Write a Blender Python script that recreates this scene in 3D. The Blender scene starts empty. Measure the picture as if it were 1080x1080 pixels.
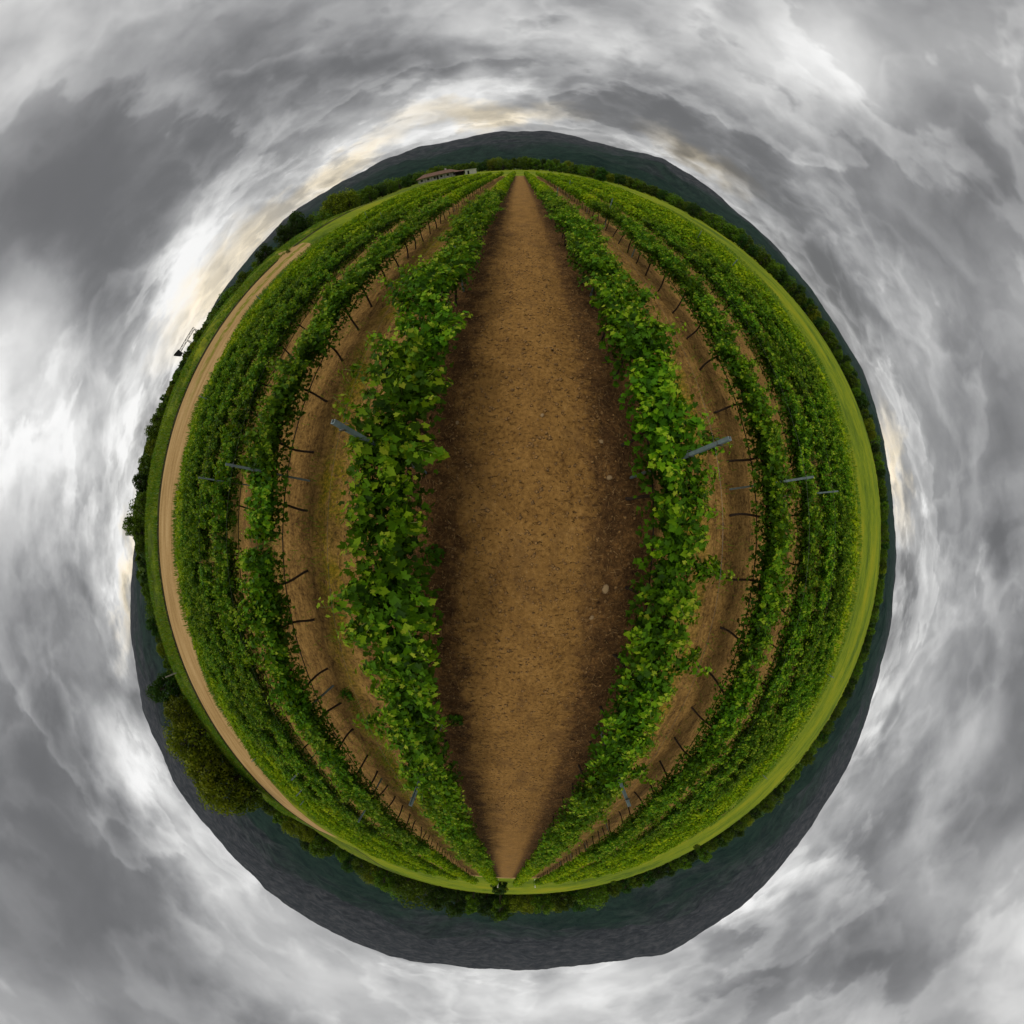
import bpy, math, random
import numpy as np
from mathutils import Vector, Matrix
RAD = math.radians
S = bpy.context.scene
COL = S.collection
rng = np.random.default_rng(11)
random.seed(11)

# ------------------------------------------------------------------ camera: a drone's all-round view, looking down
H = 2.7
cam = bpy.data.objects.new('camera', bpy.data.cameras.new('camera'))
COL.objects.link(cam); S.camera = cam
rho = RAD(1.14)
r_ = Vector((math.cos(rho), math.sin(rho), 0)); u_ = Vector((-math.sin(rho), math.cos(rho), 0))
f_ = (Vector((0, 0, -1)) + .052*u_ - .0156*r_).normalized()
r_ = (r_ - f_*r_.dot(f_)).normalized(); u_ = r_.cross(f_)
cam.matrix_world = Matrix.Translation((0, 0, H)) @ Matrix((r_, u_, -f_)).transposed().to_4x4()
cd = cam.data
cd.type = 'PANO'; cd.clip_start = .05; cd.clip_end = 30000
cd.sensor_fit = 'HORIZONTAL'; cd.sensor_width = 36; cd.sensor_height = 36
cp = cd if hasattr(cd, 'fisheye_fov') else cd.cycles
cp.panorama_type = 'FISHEYE_LENS_POLYNOMIAL'
cp.fisheye_fov = RAD(320)
cp.fisheye_polynomial_k0 = 0.0                     # stereographic lens, horizon circle at 12.8 mm
for i, k in enumerate((0.16082255, -0.00192824282, -0.000127433233, 3.53488597e-06)):
    setattr(cp, 'fisheye_polynomial_k%d' % (i+1), -k)

S.view_settings.view_transform = 'Standard'
S.view_settings.look = 'None'
S.view_settings.exposure = 0.0
S.view_settings.gamma = 1.0
S.render.engine = 'CYCLES'
S.cycles.use_denoising = True
S.cycles.max_bounces = 6; S.cycles.diffuse_bounces = 3; S.cycles.transmission_bounces = 3; S.cycles.volume_bounces = 1

# ------------------------------------------------------------------ node helpers
class NT:
    def __init__(s, tree): s.t = tree; tree.nodes.clear()
    def n(s, typ, ins=None, **kw):
        nd = s.t.nodes.new(typ)
        for k, v in kw.items(): setattr(nd, k, v)
        if ins:
            for k, v in ins.items():
                sock = nd.inputs[k]
                if isinstance(v, bpy.types.NodeSocket): s.t.links.new(v, sock)
                else: sock.default_value = v
        return nd
    def math(s, op, a, b=0.0, c=0.0, clamp=False):
        return s.n('ShaderNodeMath', {0: a, 1: b, 2: c}, operation=op, use_clamp=clamp).outputs[0]
    def vmath(s, op, a, b=(0, 0, 0)):
        return s.n('ShaderNodeVectorMath', {0: a, 1: b}, operation=op)
    def noise(s, vec, scale, detail=4, rough=.55, dist=0.0):
        return s.n('ShaderNodeTexNoise', {'Vector': vec, 'Scale': scale, 'Detail': detail, 'Roughness': rough, 'Distortion': dist})
    def ramp(s, fac, stops, interp='LINEAR'):
        nd = s.n('ShaderNodeValToRGB', {0: fac}); cr = nd.color_ramp; cr.interpolation = interp
        while len(cr.elements) < len(stops): cr.elements.new(.5)
        for e, (p, c) in zip(cr.elements, stops):
            e.position = p; e.color = (*c, 1) if len(c) == 3 else c
        return nd.outputs[0]
    def mix(s, fac, a, b, blend='MIX'):
        nd = s.n('ShaderNodeMix', data_type='RGBA', blend_type=blend)
        for i, v in ((0, fac), (6, a), (7, b)):
            if isinstance(v, bpy.types.NodeSocket): s.t.links.new(v, nd.inputs[i])
            elif i == 0: nd.inputs[0].default_value = v
            else: nd.inputs[i].default_value = (*v, 1) if len(v) == 3 else v
        return nd.outputs[2]
    def mr(s, v, a, b, c=0.0, d=1.0, smooth=True):
        return s.n('ShaderNodeMapRange', {'Value': v, 'From Min': a, 'From Max': b, 'To Min': c, 'To Max': d},
                   interpolation_type='SMOOTHSTEP' if smooth else 'LINEAR').outputs[0]

# ------------------------------------------------------------------ sky: a broken overcast, clouds as bodies of known bearing
SUN_EL, SUN_AZ = 62.0, -75.0        # azimuth clockwise from +Y
world = bpy.data.worlds.new('World'); S.world = world; world.use_nodes = True
w = NT(world.node_tree)
d = w.n('ShaderNodeTexCoord').outputs['Generated']
sx = w.n('ShaderNodeSeparateXYZ', {0: d})
X, Y, Z = sx.outputs
sky = w.n('ShaderNodeTexSky', sky_type='NISHITA', sun_disc=False, sun_elevation=RAD(SUN_EL), sun_rotation=RAD(SUN_AZ), air_density=1.2, dust_density=2.0)
zc = w.math('MAXIMUM', Z, 0.0)
inv = w.math('DIVIDE', 1.0, w.math('ADD', zc, .26))
P = w.n('ShaderNodeCombineXYZ', {0: w.math('MULTIPLY', X, inv), 1: w.math('MULTIPLY', Y, inv), 2: 0.0}).outputs[0]   # the cloud deck
def shifted(vec, scale, detail, rough, amt):
    nz = w.noise(vec, scale, detail, rough).outputs['Color']
    o = w.vmath('SCALE', w.vmath('SUBTRACT', nz, (.5, .5, .5)).outputs[0]); o.inputs['Scale'].default_value = amt
    return o.outputs[0]
Pw = w.vmath('ADD', P, shifted(P, 1.1, 2, .5, .45)).outputs[0]
Pf = w.vmath('ADD', Pw, shifted(P, 4.0, 4, .55, .16)).outputs[0]
n1 = w.noise(Pw, 1.25, 3, .5).outputs[0]                       # masses
n2 = w.noise(Pf, 3.0, 6, .56).outputs[0]                       # billows
n4 = w.noise(Pf, 9.0, 5, .6).outputs[0]                        # wisps
bil = w.math('ABSOLUTE', w.math('MULTIPLY_ADD', w.noise(Pf, 2.1, 4, .5).outputs[0], 2.0, -1.0))
# bearing map of the sky (q = xy / (1 - z)), wavered so cloud edges stay ragged
invq = w.math('DIVIDE', 385.0, w.math('SUBTRACT', 1.0, w.math('MINIMUM', Z, .97)))
Q = w.n('ShaderNodeCombineXYZ', {0: w.math('MULTIPLY', X, invq), 1: w.math('MULTIPLY', Y, invq), 2: 0.0}).outputs[0]
Qw = w.vmath('ADD', w.vmath('ADD', Q, shifted(P, 1.2, 2, .5, 95)).outputs[0], shifted(P, 4.0, 5, .55, 60)).outputs[0]
BANKS = [(-390,388,330,130,36,-0.26),(-463,203,200,75,68,-0.22),(-234,524,220,90,8,-0.10),(-473,-176,230,110,98,-0.20),(-454,-372,200,170,88,-0.17),(-338,-477,170,90,-31,-0.15),(-125,492,150,28,3,-0.22),(97,468,190,38,-13,-0.26),(222,408,130,32,-31,-0.22),(323,291,200,45,-53,-0.22),(397,349,130,50,-61,-0.14),(530,342,150,90,-71,-0.20),(497,121,130,60,-81,-0.12),(487,-30,60,38,-81,-0.20),(410,-90,110,32,68,-0.14),(491,-247,200,60,78,-0.10),(366,-291,120,60,48,-0.17),(309,-431,170,60,3,-0.20),(402,-418,110,60,-1,-0.12),(198,-489,130,35,8,-0.12),(-212,-509,110,30,-1,-0.10),(-401,-190,90,22,113,-0.16),(-391,-317,80,30,128,-0.10),
         (-530,125,190,110,78,0.40),(-527,-19,90,70,88,0.16),(-388,187,230,42,60,0.30),(-422,9,180,30,88,0.22),(-323,338,160,45,43,0.18),(-103,441,160,35,10,0.14),(-407,-120,110,18,90,0.28),(-395,-268,100,40,-46,0.34),(-330,-341,130,45,-41,0.28),(-226,-449,140,60,-31,0.22),(-72,-491,200,50,-1,0.20),(67,-481,170,45,-1,0.20),(160,-455,120,40,13,0.14),(331,498,130,60,-41,0.30),(266,459,90,40,-41,0.16),(13,522,140,30,-6,0.12),(421,205,150,30,-61,0.16),(364,-186,130,28,58,0.30),(300,-309,130,36,43,0.16),(234,-370,130,30,28,0.22),(442,-273,110,30,58,0.20),(438,-111,130,32,73,0.10),(397,-12,110,20,83,0.20),(-206,372,130,26,38,.22),(-338,236,120,36,58,.18),(399,55,90,18,-82,.22),(-36,442,120,20,0,.12),(199,392,90,20,-32,.14)]
acc = w.math('MULTIPLY_ADD', w.math('SUBTRACT', n1, .5), .26, .575)
acc = w.math('MULTIPLY_ADD', w.math('SUBTRACT', n2, .5), .13, acc)
acc = w.math('MULTIPLY_ADD', w.math('SUBTRACT', n4, .5), .06, acc)
acc = w.math('MULTIPLY_ADD', w.math('SUBTRACT', .22, bil), .08, acc)
# long strata that run level round the horizon
hl = w.vmath('NORMALIZE', w.n('ShaderNodeCombineXYZ', {0: X, 1: Y, 2: 0.0}).outputs[0]).outputs[0]
st = w.vmath('ADD', w.vmath('MULTIPLY', hl, (1.7, 1.7, 0)).outputs[0], w.n('ShaderNodeCombineXYZ', {0: 0.0, 1: 0.0, 2: w.math('MULTIPLY', w.math('SQRT', zc), 7.5)}).outputs[0]).outputs[0]
st = w.vmath('ADD', st, shifted(P, 2.6, 5, .55, .55)).outputs[0]
s1 = w.noise(st, 1.0, 5, .5).outputs[0]
acc = w.math('MULTIPLY_ADD', w.math('SUBTRACT', s1, .5), .34, acc)
acc = w.math('MULTIPLY_ADD', w.mr(s1, .50, .545), .11, acc); acc = w.math('MULTIPLY_ADD', w.mr(s1, .52, .68), -.16, acc)
# cloud bodies with a defined, brighter rim on one side and a soft grey belly
for sc_, thr, wd_, am_, off in ((.95, .50, .04, .09, 0.0), (1.9, .53, .03, .07, 7.3), (3.4, .55, .04, .04, 3.1)):
    cb = w.noise(w.vmath('ADD', Pf, (off, -off, off)).outputs[0], sc_, 6, .46).outputs[0]
    body = w.mr(cb, thr-wd_, thr+wd_); belly = w.mr(cb, thr+.01, thr+.16)
    acc = w.math('MULTIPLY_ADD', body, am_, acc); acc = w.math('MULTIPLY_ADD', belly, -am_*1.6, acc)
for cx, cy, rx, ry, an, am in BANKS:
    mp = w.n('ShaderNodeMapping', {'Vector': Qw, 'Location': (cx, cy, 0), 'Rotation': (0, 0, RAD(an)), 'Scale': (rx*1.1, ry*1.25, 1e5)}, vector_type='TEXTURE').outputs[0]
    g_ = w.n('ShaderNodeTexGradient', {0: mp}, gradient_type='SPHERICAL').outputs['Fac']
    acc = w.math('MULTIPLY_ADD', w.mr(g_, 0, .85), am*(.85 if am > 0 else .70), acc)
acc = w.math('ADD', acc, w.mr(Z, .62, .95, 0, .34))
acc = w.math('ADD', acc, w.mr(Z, .26, .08, 0, .02))        # paler towards the horizon          # the thin overcast overhead is brighter
val = w.math('POWER', w.math('SMOOTH_MIN', w.math('SMOOTH_MAX', acc, .38, .10), 1.02, .12), 2.1)
cloud = w.mix(w.mr(val, .1, .75), (.985, .985, 1.0), (1.0, .997, .985))
# warm breaks near the horizon
Qs = w.vmath('ADD', Q, shifted(P, 4.0, 5, .55, 45)).outputs[0]
for cx, cy, rx, ry, an in ((-206, 372, 130, 20, 38), (-300, 290, 80, 22, 50), (-338, 236, 120, 34, 58), (399, 55, 90, 16, -82), (-36, 442, 130, 18, 0), (-405, -80, 110, 14, 90), (199, 392, 90, 18, -32), (340, -170, 90, 22, 58)):
    mp = w.n('ShaderNodeMapping', {'Vector': Qs, 'Location': (cx, cy, 0), 'Rotation': (0, 0, RAD(an)), 'Scale': (rx, ry, 1e5)}, vector_type='TEXTURE').outputs[0]
    g_ = w.n('ShaderNodeTexGradient', {0: mp}, gradient_type='SPHERICAL').outputs['Fac']
    cloud = w.mix(w.math('MULTIPLY', g_, 1.2, clamp=True), cloud, (1.16, 1.02, .78))
cl = w.vmath('SCALE', cloud); w.t.links.new(val, cl.inputs['Scale'])
skyc = w.vmath('SCALE', sky.outputs[0]); skyc.inputs['Scale'].default_value = .07
full = w.mix(.96, skyc.outputs[0], cl.outputs[0])
bg = w.n('ShaderNodeBackground', {'Color': full, 'Strength': 1.0})
w.n('ShaderNodeOutputWorld', {0: bg.outputs[0]})

sun = bpy.data.objects.new('sun', bpy.data.lights.new('sun', 'SUN')); COL.objects.link(sun)
sun.data.energy = 1.3; sun.data.angle = RAD(28); sun.data.color = (1, .95, .87)
sd = Vector((math.sin(RAD(SUN_AZ))*math.cos(RAD(SUN_EL)), math.cos(RAD(SUN_AZ))*math.cos(RAD(SUN_EL)), math.sin(RAD(SUN_EL))))
sun.rotation_euler = sd.to_track_quat('Z', 'Y').to_euler(); sun.location = (0, 0, 60)

# ------------------------------------------------------------------ numpy noise
def _h(ix, iy, seed):
    n = (ix.astype(np.int64)*374761393 + iy.astype(np.int64)*668265263 + seed*974634777) & 0x7fffffff
    n = ((n ^ (n >> 13))*1274126177) & 0x7fffffff
    return ((n ^ (n >> 16)) & 0xffff)/65535.0
def vnoise(x, y, seed=0):
    ix, iy = np.floor(x), np.floor(y); fx, fy = x-ix, y-iy
    fx = fx*fx*(3-2*fx); fy = fy*fy*(3-2*fy)
    a, b, c, e = _h(ix, iy, seed), _h(ix+1, iy, seed), _h(ix, iy+1, seed), _h(ix+1, iy+1, seed)
    return (a*(1-fx)+b*fx)*(1-fy) + (c*(1-fx)+e*fx)*fy
def fbm(x, y, octs=4, seed=0, gain=.5):
    s = 0; a = 1; t = 0
    for o in range(octs):
        s = s + a*vnoise(x*2**o+o*17.3, y*2**o-o*9.1, seed+o); t += a; a *= gain
    return s/t
def sst(a, b, x):
    t = np.clip((x-a)/(b-a), 0, 1); return t*t*(3-2*t)

# ------------------------------------------------------------------ mesh helpers
def mesh(name, V, F, mats=(), tint=None, smooth=False, fmat=None):
    me = bpy.data.meshes.new(name)
    V = np.asarray(V, dtype=np.float32).reshape(-1, 3)
    if isinstance(F, np.ndarray):
        k = F.shape[1]; n = F.shape[0]
        me.vertices.add(len(V)); me.vertices.foreach_set('co', V.ravel())
        me.loops.add(n*k); me.loops.foreach_set('vertex_index', F.astype(np.int32).ravel())
        me.polygons.add(n); me.polygons.foreach_set('loop_start', np.arange(0, n*k, k, dtype=np.int32))
        me.update(calc_edges=True)
    else:
        me.from_pydata(V.tolist(), [], [list(f) for f in F])
    for m in mats: me.materials.append(m)
    if fmat is not None: me.polygons.foreach_set('material_index', np.asarray(fmat, dtype=np.int32))
    if tint is not None:
        at = me.attributes.new('tint', 'FLOAT', 'POINT'); at.data.foreach_set('value', np.asarray(tint, dtype=np.float32))
    if smooth: me.polygons.foreach_set('use_smooth', np.ones(len(me.polygons), dtype=bool))
    me.validate(); me.update()
    return me
def link(name, data, parent=None, loc=None, rz=0):
    o = bpy.data.objects.new(name, data); COL.objects.link(o)
    if parent: o.parent = parent
    if loc is not None: o.location = loc
    if rz: o.rotation_euler = (0, 0, rz)
    return o
def tag(o, label=None, cat=None, group=None, kind=None):
    for k, v in (('label', label), ('category', cat), ('group', group), ('kind', kind)):
        if v: o[k] = v
    return o
class MB:
    """collects boxes, tubes, sheets; mesh() joins them"""
    def __init__(s): s.V = []; s.F = []
    def add(s, V, F):
        b = len(s.V); s.V += [tuple(v) for v in V]; s.F += [tuple(i+b for i in f) for f in F]
    def box(s, x0, x1, y0, y1, z0, z1):
        s.add([(x0,y0,z0),(x1,y0,z0),(x1,y1,z0),(x0,y1,z0),(x0,y0,z1),(x1,y0,z1),(x1,y1,z1),(x0,y1,z1)],
              [(3,2,1,0),(4,5,6,7),(0,1,5,4),(1,2,6,5),(2,3,7,6),(3,0,4,7)])
    def tube(s, pts, rad, seg=6):
        pts = [Vector(p) for p in pts]
        if not hasattr(rad, '__len__'): rad = [rad]*len(pts)
        V = []; F = []
        for i, p in enumerate(pts):
            t = (pts[min(i+1, len(pts)-1)] - pts[max(i-1, 0)]).normalized()
            a = t.cross(Vector((0, 0, 1)) if abs(t.z) < .9 else Vector((1, 0, 0))).normalized(); b = t.cross(a)
            for k in range(seg):
                an = 2*math.pi*k/seg
                V.append(p + (a*math.cos(an) + b*math.sin(an))*rad[i])
        for i in range(len(pts)-1):
            for k in range(seg):
                k2 = (k+1) % seg
                F.append((i*seg+k, i*seg+k2, (i+1)*seg+k2, (i+1)*seg+k))
        F.append(tuple(range(seg-1, -1, -1))); F.append(tuple(range((len(pts)-1)*seg, len(pts)*seg)))
        s.add(V, F)
    def mesh(s, name, mat, smooth=False): return mesh(name, s.V, s.F, [mat], smooth=smooth)

# ------------------------------------------------------------------ materials
def mat(name):
    m = bpy.data.materials.new(name); m.use_nodes = True
    return m, NT(m.node_tree)
def simple(name, col, rough=.7, metal=0.0, var=.25, scale=8.0, bump=0.0):
    m, t = mat(name)
    P = t.n('ShaderNodeTexCoord').outputs['Object']
    nz = t.noise(P, scale, 5, .6).outputs[0]
    c = t.mix(t.mr(nz, .3, .7), tuple(x*(1-var) for x in col), tuple(x*(1+var) for x in col))
    b = t.n('ShaderNodeBsdfPrincipled', {'Base Color': c, 'Roughness': rough, 'Metallic': metal})
    if bump:
        bp = t.n('ShaderNodeBump', {'Height': nz, 'Strength': bump, 'Distance': .02}); t.t.links.new(bp.outputs[0], b.inputs['Normal'])
    t.n('ShaderNodeOutputMaterial', {0: b.outputs[0]})
    return m
def leafmat(name, stops, trans=.35, rough=.45, rnd=.25, spec=.4, hsv=True):
    """leaf colour from the per-leaf 'tint' (age of the leaf) and a little per-plant variety"""
    m, t = mat(name)
    tn = t.n('ShaderNodeAttribute', attribute_name='tint').outputs['Fac']
    c = t.ramp(tn, stops)
    if hsv:
        oi = t.n('ShaderNodeObjectInfo').outputs['Random']
        c = t.n('ShaderNodeHueSaturation', {'Hue': t.mr(oi, 0, 1, .5-.018*rnd*4, .5+.012*rnd*4, False), 'Saturation': 1.0, 'Value': t.mr(oi, 0, 1, 1-rnd*1.5, 1+rnd*1.5, False), 'Color': c}).outputs[0]
    b = t.n('ShaderNodeBsdfPrincipled', {'Base Color': c, 'Roughness': rough, 'Specular IOR Level': spec})
    tr = t.n('ShaderNodeBsdfTranslucent', {'Color': t.mix(.5, c, (.24, .36, .004))})
    mx = t.n('ShaderNodeMixShader', {0: trans, 1: b.outputs[0], 2: tr.outputs[0]})
    t.n('ShaderNodeOutputMaterial', {0: mx.outputs[0]})
    return m
M = {}
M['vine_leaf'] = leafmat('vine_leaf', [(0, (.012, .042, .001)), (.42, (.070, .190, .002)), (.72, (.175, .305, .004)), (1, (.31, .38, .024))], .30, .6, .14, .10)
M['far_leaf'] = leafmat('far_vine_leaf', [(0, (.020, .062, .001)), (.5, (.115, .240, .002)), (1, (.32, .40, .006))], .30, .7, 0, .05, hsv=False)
M['tree_leaf'] = leafmat('tree_leaf', [(0, (.020, .050, .002)), (.5, (.060, .122, .003)), (1, (.13, .20, .005))], .2, .7, .28, .1)
M['dark_leaf'] = leafmat('dark_tree_leaf', [(0, (.008, .027, .003)), (.5, (.020, .058, .005)), (1, (.042, .092, .007))], .15, .7, .28, .1)
M['olive_leaf'] = leafmat('olive_tree_leaf', [(0, (.052, .082, .002)), (.5, (.140, .178, .003)), (1, (.25, .28, .006))], .2, .7, .2, .1)
M['wood_leaf'] = leafmat('woodland_leaf', [(0, (.012, .036, .004)), (.5, (.030, .070, .006)), (1, (.065, .112, .008))], .1, .7, 0, .1, hsv=False)
M['grass'] = leafmat('grass_blade', [(0, (.06, .17, .006)), (.45, (.20, .27, .008)), (.75, (.34, .27, .04)), (1, (.36, .24, .11))], .3, .6, 0, .2, hsv=False)
M['straw'] = leafmat('dry_straw', [(0, (.05, .025, .010)), (.6, (.17, .088, .030)), (1, (.32, .20, .085))], .1, .8, 0, .1, hsv=False)
M['bark'] = simple('vine_bark', (.040, .024, .014), .9, 0, .5, 30, .6)
M['cane'] = simple('green_cane', (.12, .16, .02), .6, 0, .35, 20)
M['steel'] = simple('galvanised_steel', (.19, .25, .255), .65, .1, .18, 14)
M['hose'] = simple('black_hose', (.012, .011, .010), .6, 0, .2)
M['wire'] = simple('wire', (.09, .09, .085), .45, .7, .2)
M['stone'] = simple('pale_stone', (.27, .18, .085), .9, 0, .3, 12, .5)
M['trunk'] = simple('tree_bark', (.06, .045, .03), .9, 0, .4, 6, .5)
M['white'] = simple('white_plaster', (.62, .60, .55), .85, 0, .10, 1.5)
M['tile'] = simple('clay_roof_tile', (.115, .052, .027), .85, 0, .35, 2.5, .4)
M['glass'] = simple('dark_window', (.02, .022, .025), .2, 0, .2)
M['darkwood'] = simple('dark_timber', (.03, .02, .016), .8, 0, .3)
M['rust'] = simple('dark_weathered_steel', (.05, .045, .055), .7, .3, .3)
M['paint'] = simple('white_paint', (.72, .70, .66), .6, 0, .1)
M['greypost'] = simple('grey_weathered_wood', (.33, .29, .24), .85, 0, .25)

# ------------------------------------------------------------------ terrain
ROWS_L = [-1.47-3.1*k for k in range(7)]
ROWS_R = [1.82+3.02*k for k in range(7)]
Y0, Y1 = -56.0, 92.0
VSP, PSP = 1.30, 5.20
def gz(x, y):
    x = np.asarray(x, float); y = np.asarray(y, float)
    f = sst(-110, -45, y)*(1-sst(45, 120, y))
    u = -x
    z = .60*sst(21, 30, u) + 1.45*np.clip((u-30)/8.2, 0, 1) + .22*sst(38.3, 38.9, u) + 1.15*sst(39, 45, u) - 1.2*sst(60, 120, u)
    z = z*f
    z = np.maximum(z, np.maximum(2.25*sst(60, 135, -y)*(1-sst(40, 90, u)*.4), 1.9*sst(48, 150, x)*(1-sst(20, 140, y))))
    return z + .35*(fbm(x/45+3, y/45, 2, 5)-.5)*sst(24, 60, np.hypot(x*1.0, y*.6))
def micro(x, y):
    near = (1-sst(8, 14, np.abs(x)))*(1-sst(40, 70, np.abs(y)))
    ruts = -.035*np.exp(-((x+.50)/.20)**2) - .035*np.exp(-((x-.98)/.20)**2) + .03*np.exp(-((np.abs(x-.22)-1.25)/.28)**2)
    tread = .005*np.sin(y*2*math.pi/.21 + 3*fbm(x*3, y*.7, 2, 9))*(np.exp(-((x+.78)/.13)**2)+np.exp(-((x-1.15)/.13)**2))
    cl = .06*(fbm(x*2.2, y*2.2, 4, 1)-.5) + .16*np.clip(fbm(x*6, y*6, 2, 21)-.55, 0, 1)
    k = np.where(np.abs(x-.22) < 1.15, .55, 1.0)
    furrow = .025*np.sin(x*2*math.pi/.55)*np.where((np.abs(x) > 2.3) & (np.abs(x) < 4.4), 1, 0)
    return near*(ruts+tread+cl*k+furrow)
def axis(fine, half, grow, far, extra=()):
    a = list(np.arange(0, half, fine)); s = fine
    while a[-1] < far: s *= grow; a.append(a[-1]+s)
    a = np.array(a); a = np.concatenate([-a[:0:-1], a]); 
    return np.unique(np.round(np.concatenate([a, np.array(extra)]), 3)) if len(extra) else a
gx = axis(.055, 5.6, 1.07, 5200, np.arange(-46, -21, .45))
gy = axis(.055, 7.0, 1.055, 5200)
GX, GY = np.meshgrid(gx, gy)
GZ = gz(GX, GY) + micro(GX, GY)
nx, ny = len(gx), len(gy)
idx = (np.arange(ny-1)[:, None]*nx + np.arange(nx-1)[None, :]).ravel()
gF = np.stack([idx, idx+1, idx+nx+1, idx+nx], 1)

def ground_mat():
    m, t = mat('vineyard_ground')
    pos = t.n('ShaderNodeNewGeometry').outputs['Position']
    x, y, _ = t.n('ShaderNodeSeparateXYZ', {0: pos}).outputs
    big = t.noise(pos, .35, 4, .6).outputs[0]; mid = t.noise(pos, 1.6, 6, .65).outputs[0]; fine = t.noise(pos, 14, 6, .7).outputs[0]
    xw = t.math('MULTIPLY_ADD', t.math('SUBTRACT', mid, .5), .9, x)
    # bare soil: ochre with dark clod shadows, cracks and pale grit
    soil = t.ramp(t.math('MULTIPLY_ADD', fine, .6, t.math('MULTIPLY', mid, .4)), [(.35, (.070, .033, .011)), (.45, (.205, .106, .028)), (.55, (.285, .152, .041)), (.68, (.37, .21, .068))])
    mark_v = t.n('ShaderNodeMapping', {'Vector': pos, 'Scale': (9, 20, 9)}).outputs[0]
    marks = t.noise(mark_v, 1.0, 3, .6, .6).outputs[0]
    soil = t.mix(t.math('MULTIPLY', t.mr(marks, .58, .68, 0, .8), t.mr(mid, .44, .58)), soil, (.040, .020, .009))
    damp = t.noise(t.n('ShaderNodeMapping', {'Vector': pos, 'Scale': (1.1, .55, 1)}).outputs[0], 1.0, 5, .65).outputs[0]
    soil = t.mix(t.mr(damp, .50, .68, 0, .55), soil, (.135, .072, .026))
    vor = t.n('ShaderNodeTexVoronoi', {'Vector': pos, 'Scale': 26.0}, feature='F1').outputs['Distance']
    soil = t.mix(t.math('MULTIPLY', t.mr(vor, .16, .08), t.mr(big, .5, .6)), soil, (.40, .26, .12))
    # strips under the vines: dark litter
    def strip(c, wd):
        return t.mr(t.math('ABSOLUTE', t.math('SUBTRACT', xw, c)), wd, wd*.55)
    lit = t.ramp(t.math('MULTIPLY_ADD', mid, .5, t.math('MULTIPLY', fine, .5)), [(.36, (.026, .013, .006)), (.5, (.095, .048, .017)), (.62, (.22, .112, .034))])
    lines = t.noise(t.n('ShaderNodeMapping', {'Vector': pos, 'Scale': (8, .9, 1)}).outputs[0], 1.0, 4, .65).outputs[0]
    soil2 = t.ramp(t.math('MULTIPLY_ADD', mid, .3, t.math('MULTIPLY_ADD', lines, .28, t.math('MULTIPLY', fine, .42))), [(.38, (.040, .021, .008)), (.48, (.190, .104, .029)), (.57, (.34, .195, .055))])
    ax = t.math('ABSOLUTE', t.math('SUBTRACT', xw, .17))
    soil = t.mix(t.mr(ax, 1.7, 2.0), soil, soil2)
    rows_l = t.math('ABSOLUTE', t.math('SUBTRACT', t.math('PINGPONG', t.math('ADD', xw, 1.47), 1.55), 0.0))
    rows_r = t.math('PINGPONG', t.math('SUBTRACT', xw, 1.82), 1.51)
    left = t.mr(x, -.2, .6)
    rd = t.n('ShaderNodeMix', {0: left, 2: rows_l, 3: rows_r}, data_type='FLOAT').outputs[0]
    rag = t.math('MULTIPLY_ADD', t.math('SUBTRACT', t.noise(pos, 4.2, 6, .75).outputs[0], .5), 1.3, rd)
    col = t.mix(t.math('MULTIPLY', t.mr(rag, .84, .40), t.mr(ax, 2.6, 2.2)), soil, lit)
    weeds = t.ramp(fine, [(.35, (.030, .045, .003)), (.6, (.115, .135, .006))])
    col = t.mix(t.math('MULTIPLY', t.mr(ax, 8.6, 12, 0, .8), t.mr(t.noise(pos, 1.1, 4, .6).outputs[0], .36, .56)), col, weeds)
    # weedy green-gold fringe on the far side of each row
    fr = t.math('MULTIPLY', t.mr(t.math('ABSOLUTE', t.math('SUBTRACT', t.math('ABSOLUTE', t.math('ADD', xw, .10)), 3.62)), .62, .15), t.mr(t.noise(pos, 2.6, 5, .65).outputs[0], .34, .52))
    col = t.mix(t.math('MULTIPLY', fr, t.mr(t.noise(pos, .55, 4, .6).outputs[0], .40, .60, .15, .9)), col, t.mix(t.mr(fine, .4, .62), (.105, .100, .004), (.33, .22, .012)))
    # meadow beyond the rows
    mead = t.ramp(t.math('MULTIPLY_ADD', t.noise(pos, .035, 4, .6).outputs[0], .5, t.math('MULTIPLY', t.noise(pos, .42, 9, .82).outputs[0], .5)), [(.40, (.046, .088, .001)), (.5, (.140, .195, .002)), (.60, (.245, .245, .003))])
    inx = t.math('MULTIPLY', t.mr(x, -21.6, -21.0), t.mr(x, 21.4, 20.8)); iny = t.math('MULTIPLY', t.mr(y, Y0-1.5, Y0-.8), t.mr(y, Y1+1.2, Y1+.6))
    col = t.mix(t.math('MULTIPLY', inx, iny), mead, col)
    # ditch soil with its shadow line painted in; rough grass along the left bank
    bank = t.math('MULTIPLY', t.mr(x, -37.2, -38.0), t.mr(t.noise(pos, .55, 5, .65).outputs[0], .38, .60))
    col = t.mix(t.math('MULTIPLY', bank, .7), col, (.030, .050, .003))
    col = t.mix(t.math('MULTIPLY', t.mr(t.math('ABSOLUTE', t.math('ADD', x, 38.7)), .75, .35), .9), col, (.022, .016, .007))
    dist = t.vmath('LENGTH', pos).outputs['Value']
    far = t.ramp(t.noise(pos, .006, 6, .65).outputs[0], [(.35, (.014, .042, .010)), (.5, (.028, .060, .010)), (.62, (.075, .105, .012))])
    col = t.mix(t.mr(dist, 240, 330), col, far)
    hh = t.math('ADD', t.math('MULTIPLY', fine, .7), t.math('MULTIPLY', t.mr(marks, .60, .72), -.5))
    hh = t.math('MULTIPLY_ADD', t.noise(pos, 45, 4, .7).outputs[0], .35, hh)
    bp = t.n('ShaderNodeBump', {'Height': hh, 'Strength': 1.0, 'Distance': .05})
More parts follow.
